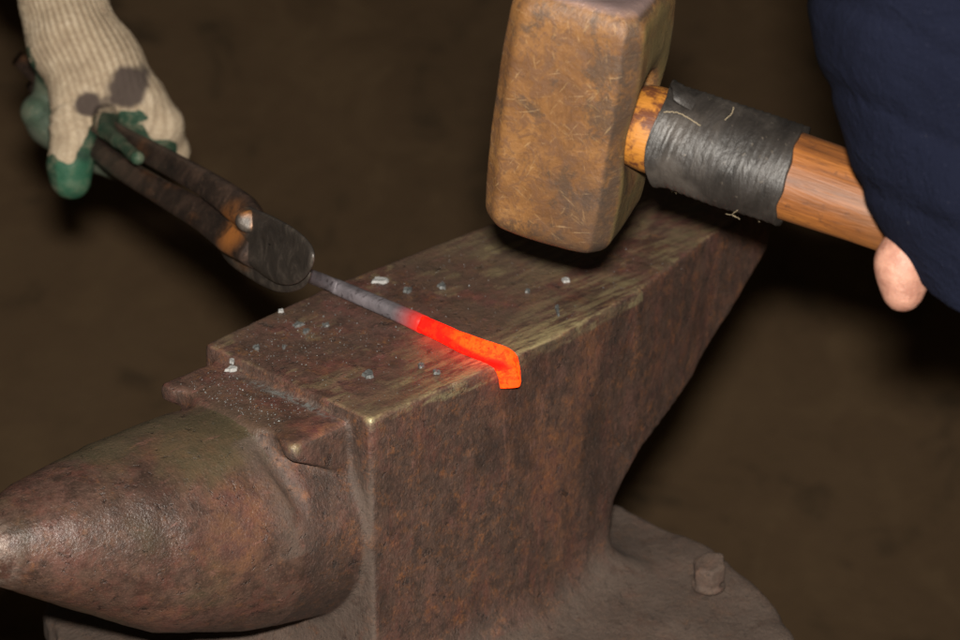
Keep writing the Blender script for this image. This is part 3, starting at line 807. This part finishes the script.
# ------------------------------------------------------------------ scale flakes lying on the anvil
g = M('forge_scale', .45, .2); f1 = g.noise(700, 3)
m_fl = g.out(g.mix(f1, (.075, .080, .080), (.165, .172, .168)), nrm=g.bump(f1, .6, .0006))
g = M('pale_ash_flake', .8); f1 = g.noise(900, 3)
m_ash = g.out(g.mix(f1, (.20, .20, .195), (.40, .40, .39)), nrm=g.bump(f1, .6, .0006))
flakes = [ # px, py, half length, half width (px), angle, pale?, label
 (379, 280, 11, 4, -.1, 1, 'long white ash flake near the far edge of the face behind the bar'),
 (232, 361, 3.5, 4, .3, 1, 'pale flake at the left end of the face just above the step groove'),
 (231, 369, 7, 3, .2, 1, 'pale crumbly flake lying in the step groove at its far end'),
 (368, 375, 6.5, 5.5, .4, 0, 'round grey blue flake on the face near its front corner, lone below the bar'),
 (557, 309, 3.5, 8, .1, 0, 'grey upright chip on the face between hammer and front edge'),
 (566, 280, 4.5, 3.5, 0, 1, 'small whitish chip on the face just below the shadow of the hammer'),
 (298, 325, 7, 4, .3, 0, 'grey flake on the face left of the bar, largest of the clustered ones'),
 (326, 325, 5, 3, .6, 0, 'thin grey flake on the face halfway between the cold bar and the far edge'),
 (306, 331, 5, 3, .1, 0, 'dark grey flake right beneath the largest clustered flake'),
 (256, 347, 4, 3, .5, 0, 'grey flake on the face nearest the far left corner'),
 (281, 311, 4, 2, .1, 1, 'pale flake on the far rim of the face beside the tong jaws'),
 (284, 347, 3, 2, .1, 0, 'tiny greenish grey flake in the middle of the left face end'),
 (442, 286, 6, 4, .3, 0, 'grey flake on the far half of the face behind the red hot part'),
 (408, 290, 6, 4, .2, 0, 'grey flake a little right of the long white one'),
 (437, 372, 5, 4, .5, 0, 'dull grey flake on the face below the glowing tip'),
 (421, 365, 4, 3, .5, 0, 'grey chip on the face left of and below the glowing tip'),
 (528, 291, 4, 3, .5, 0, 'dim grey chip right of the bar, beyond the scratched golden patch'),
]
for (i, j, a, b, an, pale, lab) in flakes:
    onstep = (i, j) == (231, 369)
    z0 = -.0040 if onstep else .0004
    c = on(i, j, z0); s = .00042
    n = 11; top = []; bot = []
    X_ = RT; Y_ = np.array([FW[0], FW[1], 0]); Y_ = Y_/np.linalg.norm(Y_)
    for k in range(n):
        t = 2*PI*k/n; r = .5+.7*rng.random()**1.3
        p, q = a*math.cos(t)*r, b*math.sin(t)*r*2.0
        p, q = p*math.cos(an)-q*math.sin(an)*.5, p*math.sin(an)+q*math.cos(an)
        bot.append(c+X_*p*s+Y_*q*s+np.array([0, 0, -.0006]))
        top.append(c+(X_*p*s+Y_*q*s)*.82+np.array([0, 0, .0003+.0006*rng.random()]))
    Vv = np.array(bot+top+[c+np.array([0, 0, .0005])])
    ff = [(k, (k+1) % n, n+(k+1) % n, n+k) for k in range(n)]+[(n+k, n+(k+1) % n, 2*n) for k in range(n)]+[tuple(range(n))[::-1]]
    o = mk('scale_flake', Vv, ff, m_ash if pale else m_fl, base=tuple(c+np.array([0, 0, -.0006])), smooth=False)
    tag(o, lab, 'flake', 'flakes of forge scale on the anvil')
# uncountable fine grit
gv, gf = [], []
for _ in range(900):
    X = rng.uniform(.002, .20) if rng.random() < .7 else rng.uniform(-.026, .0); Y = rng.uniform(.006, .095)
    if X < 0: Y = rng.uniform(.03, .085)
    if rng.random() < .45 and X > 0: X = rng.normal(.03, .02); Y = rng.normal(.07, .018)
    if X < .002 and X > -.004 or not (.004 < Y < .098): continue
    z0 = .0003 if X > 0 else -.0045; r = rng.uniform(.00010, .00035)*(1+.8*(rng.random() < .08))
    m0 = len(gv)
    for dx, dy, dz in ((1, 0, 0), (0, 1, 0), (-1, 0, 0), (0, -1, 0), (.1, .1, .9)):
        gv.append((X+dx*r*rng.uniform(.6, 1.2), Y+dy*r*rng.uniform(.6, 1.2), z0+dz*r))
    for k in range(4): gf.append((m0+k, m0+(k+1) % 4, m0+4))
tag(mk('grit', np.array(gv), gf, m_fl, base=(.05, .05, 0), smooth=False), 'fine grey grit scattered over the anvil face', 'grit', kind='stuff')

# ------------------------------------------------------------------ camera, flash, dim forge air
cam = bpy.data.cameras.new('camera'); co = bpy.data.objects.new('camera', cam); C.objects.link(co)
cam.sensor_width = 36; cam.lens = 36*F/960; cam.clip_start = .01; cam.clip_end = 200
from mathutils import Matrix
Mx = Matrix.Identity(4)
for r in range(3):
    Mx[r][0] = RT[r]; Mx[r][1] = UP[r]; Mx[r][2] = -FW[r]; Mx[r][3] = (CAM+LV)[r]
co.matrix_world = Mx
cam.dof.use_dof = True; cam.dof.focus_distance = 1.02; cam.dof.aperture_fstop = 14
bpy.context.scene.camera = co
fl = bpy.data.lights.new('camera_flash', 'AREA'); fl.shape = 'ELLIPSE'; fl.size = .045; fl.size_y = .025; fl.energy = 24; fl.color = (1, .94, .85)
fo = bpy.data.objects.new('camera_flash', fl); C.objects.link(fo)
Mf = Mx.copy(); fp = CAM+LV+UP*.047+RT*.0
for r in range(3): Mf[r][3] = fp[r]
fo.matrix_world = Mf
w = bpy.data.worlds.new('World'); bpy.context.scene.world = w; w.use_nodes = True
w.node_tree.nodes['Background'].inputs[0].default_value = (1, .80, .55, 1); w.node_tree.nodes['Background'].inputs[1].default_value = .02
sc = bpy.context.scene
sc.view_settings.view_transform = 'Standard'; sc.view_settings.look = 'None'; sc.view_settings.exposure = 0; sc.view_settings.gamma = 1
for o in C.objects:
    if 'base' in o: del o['base']
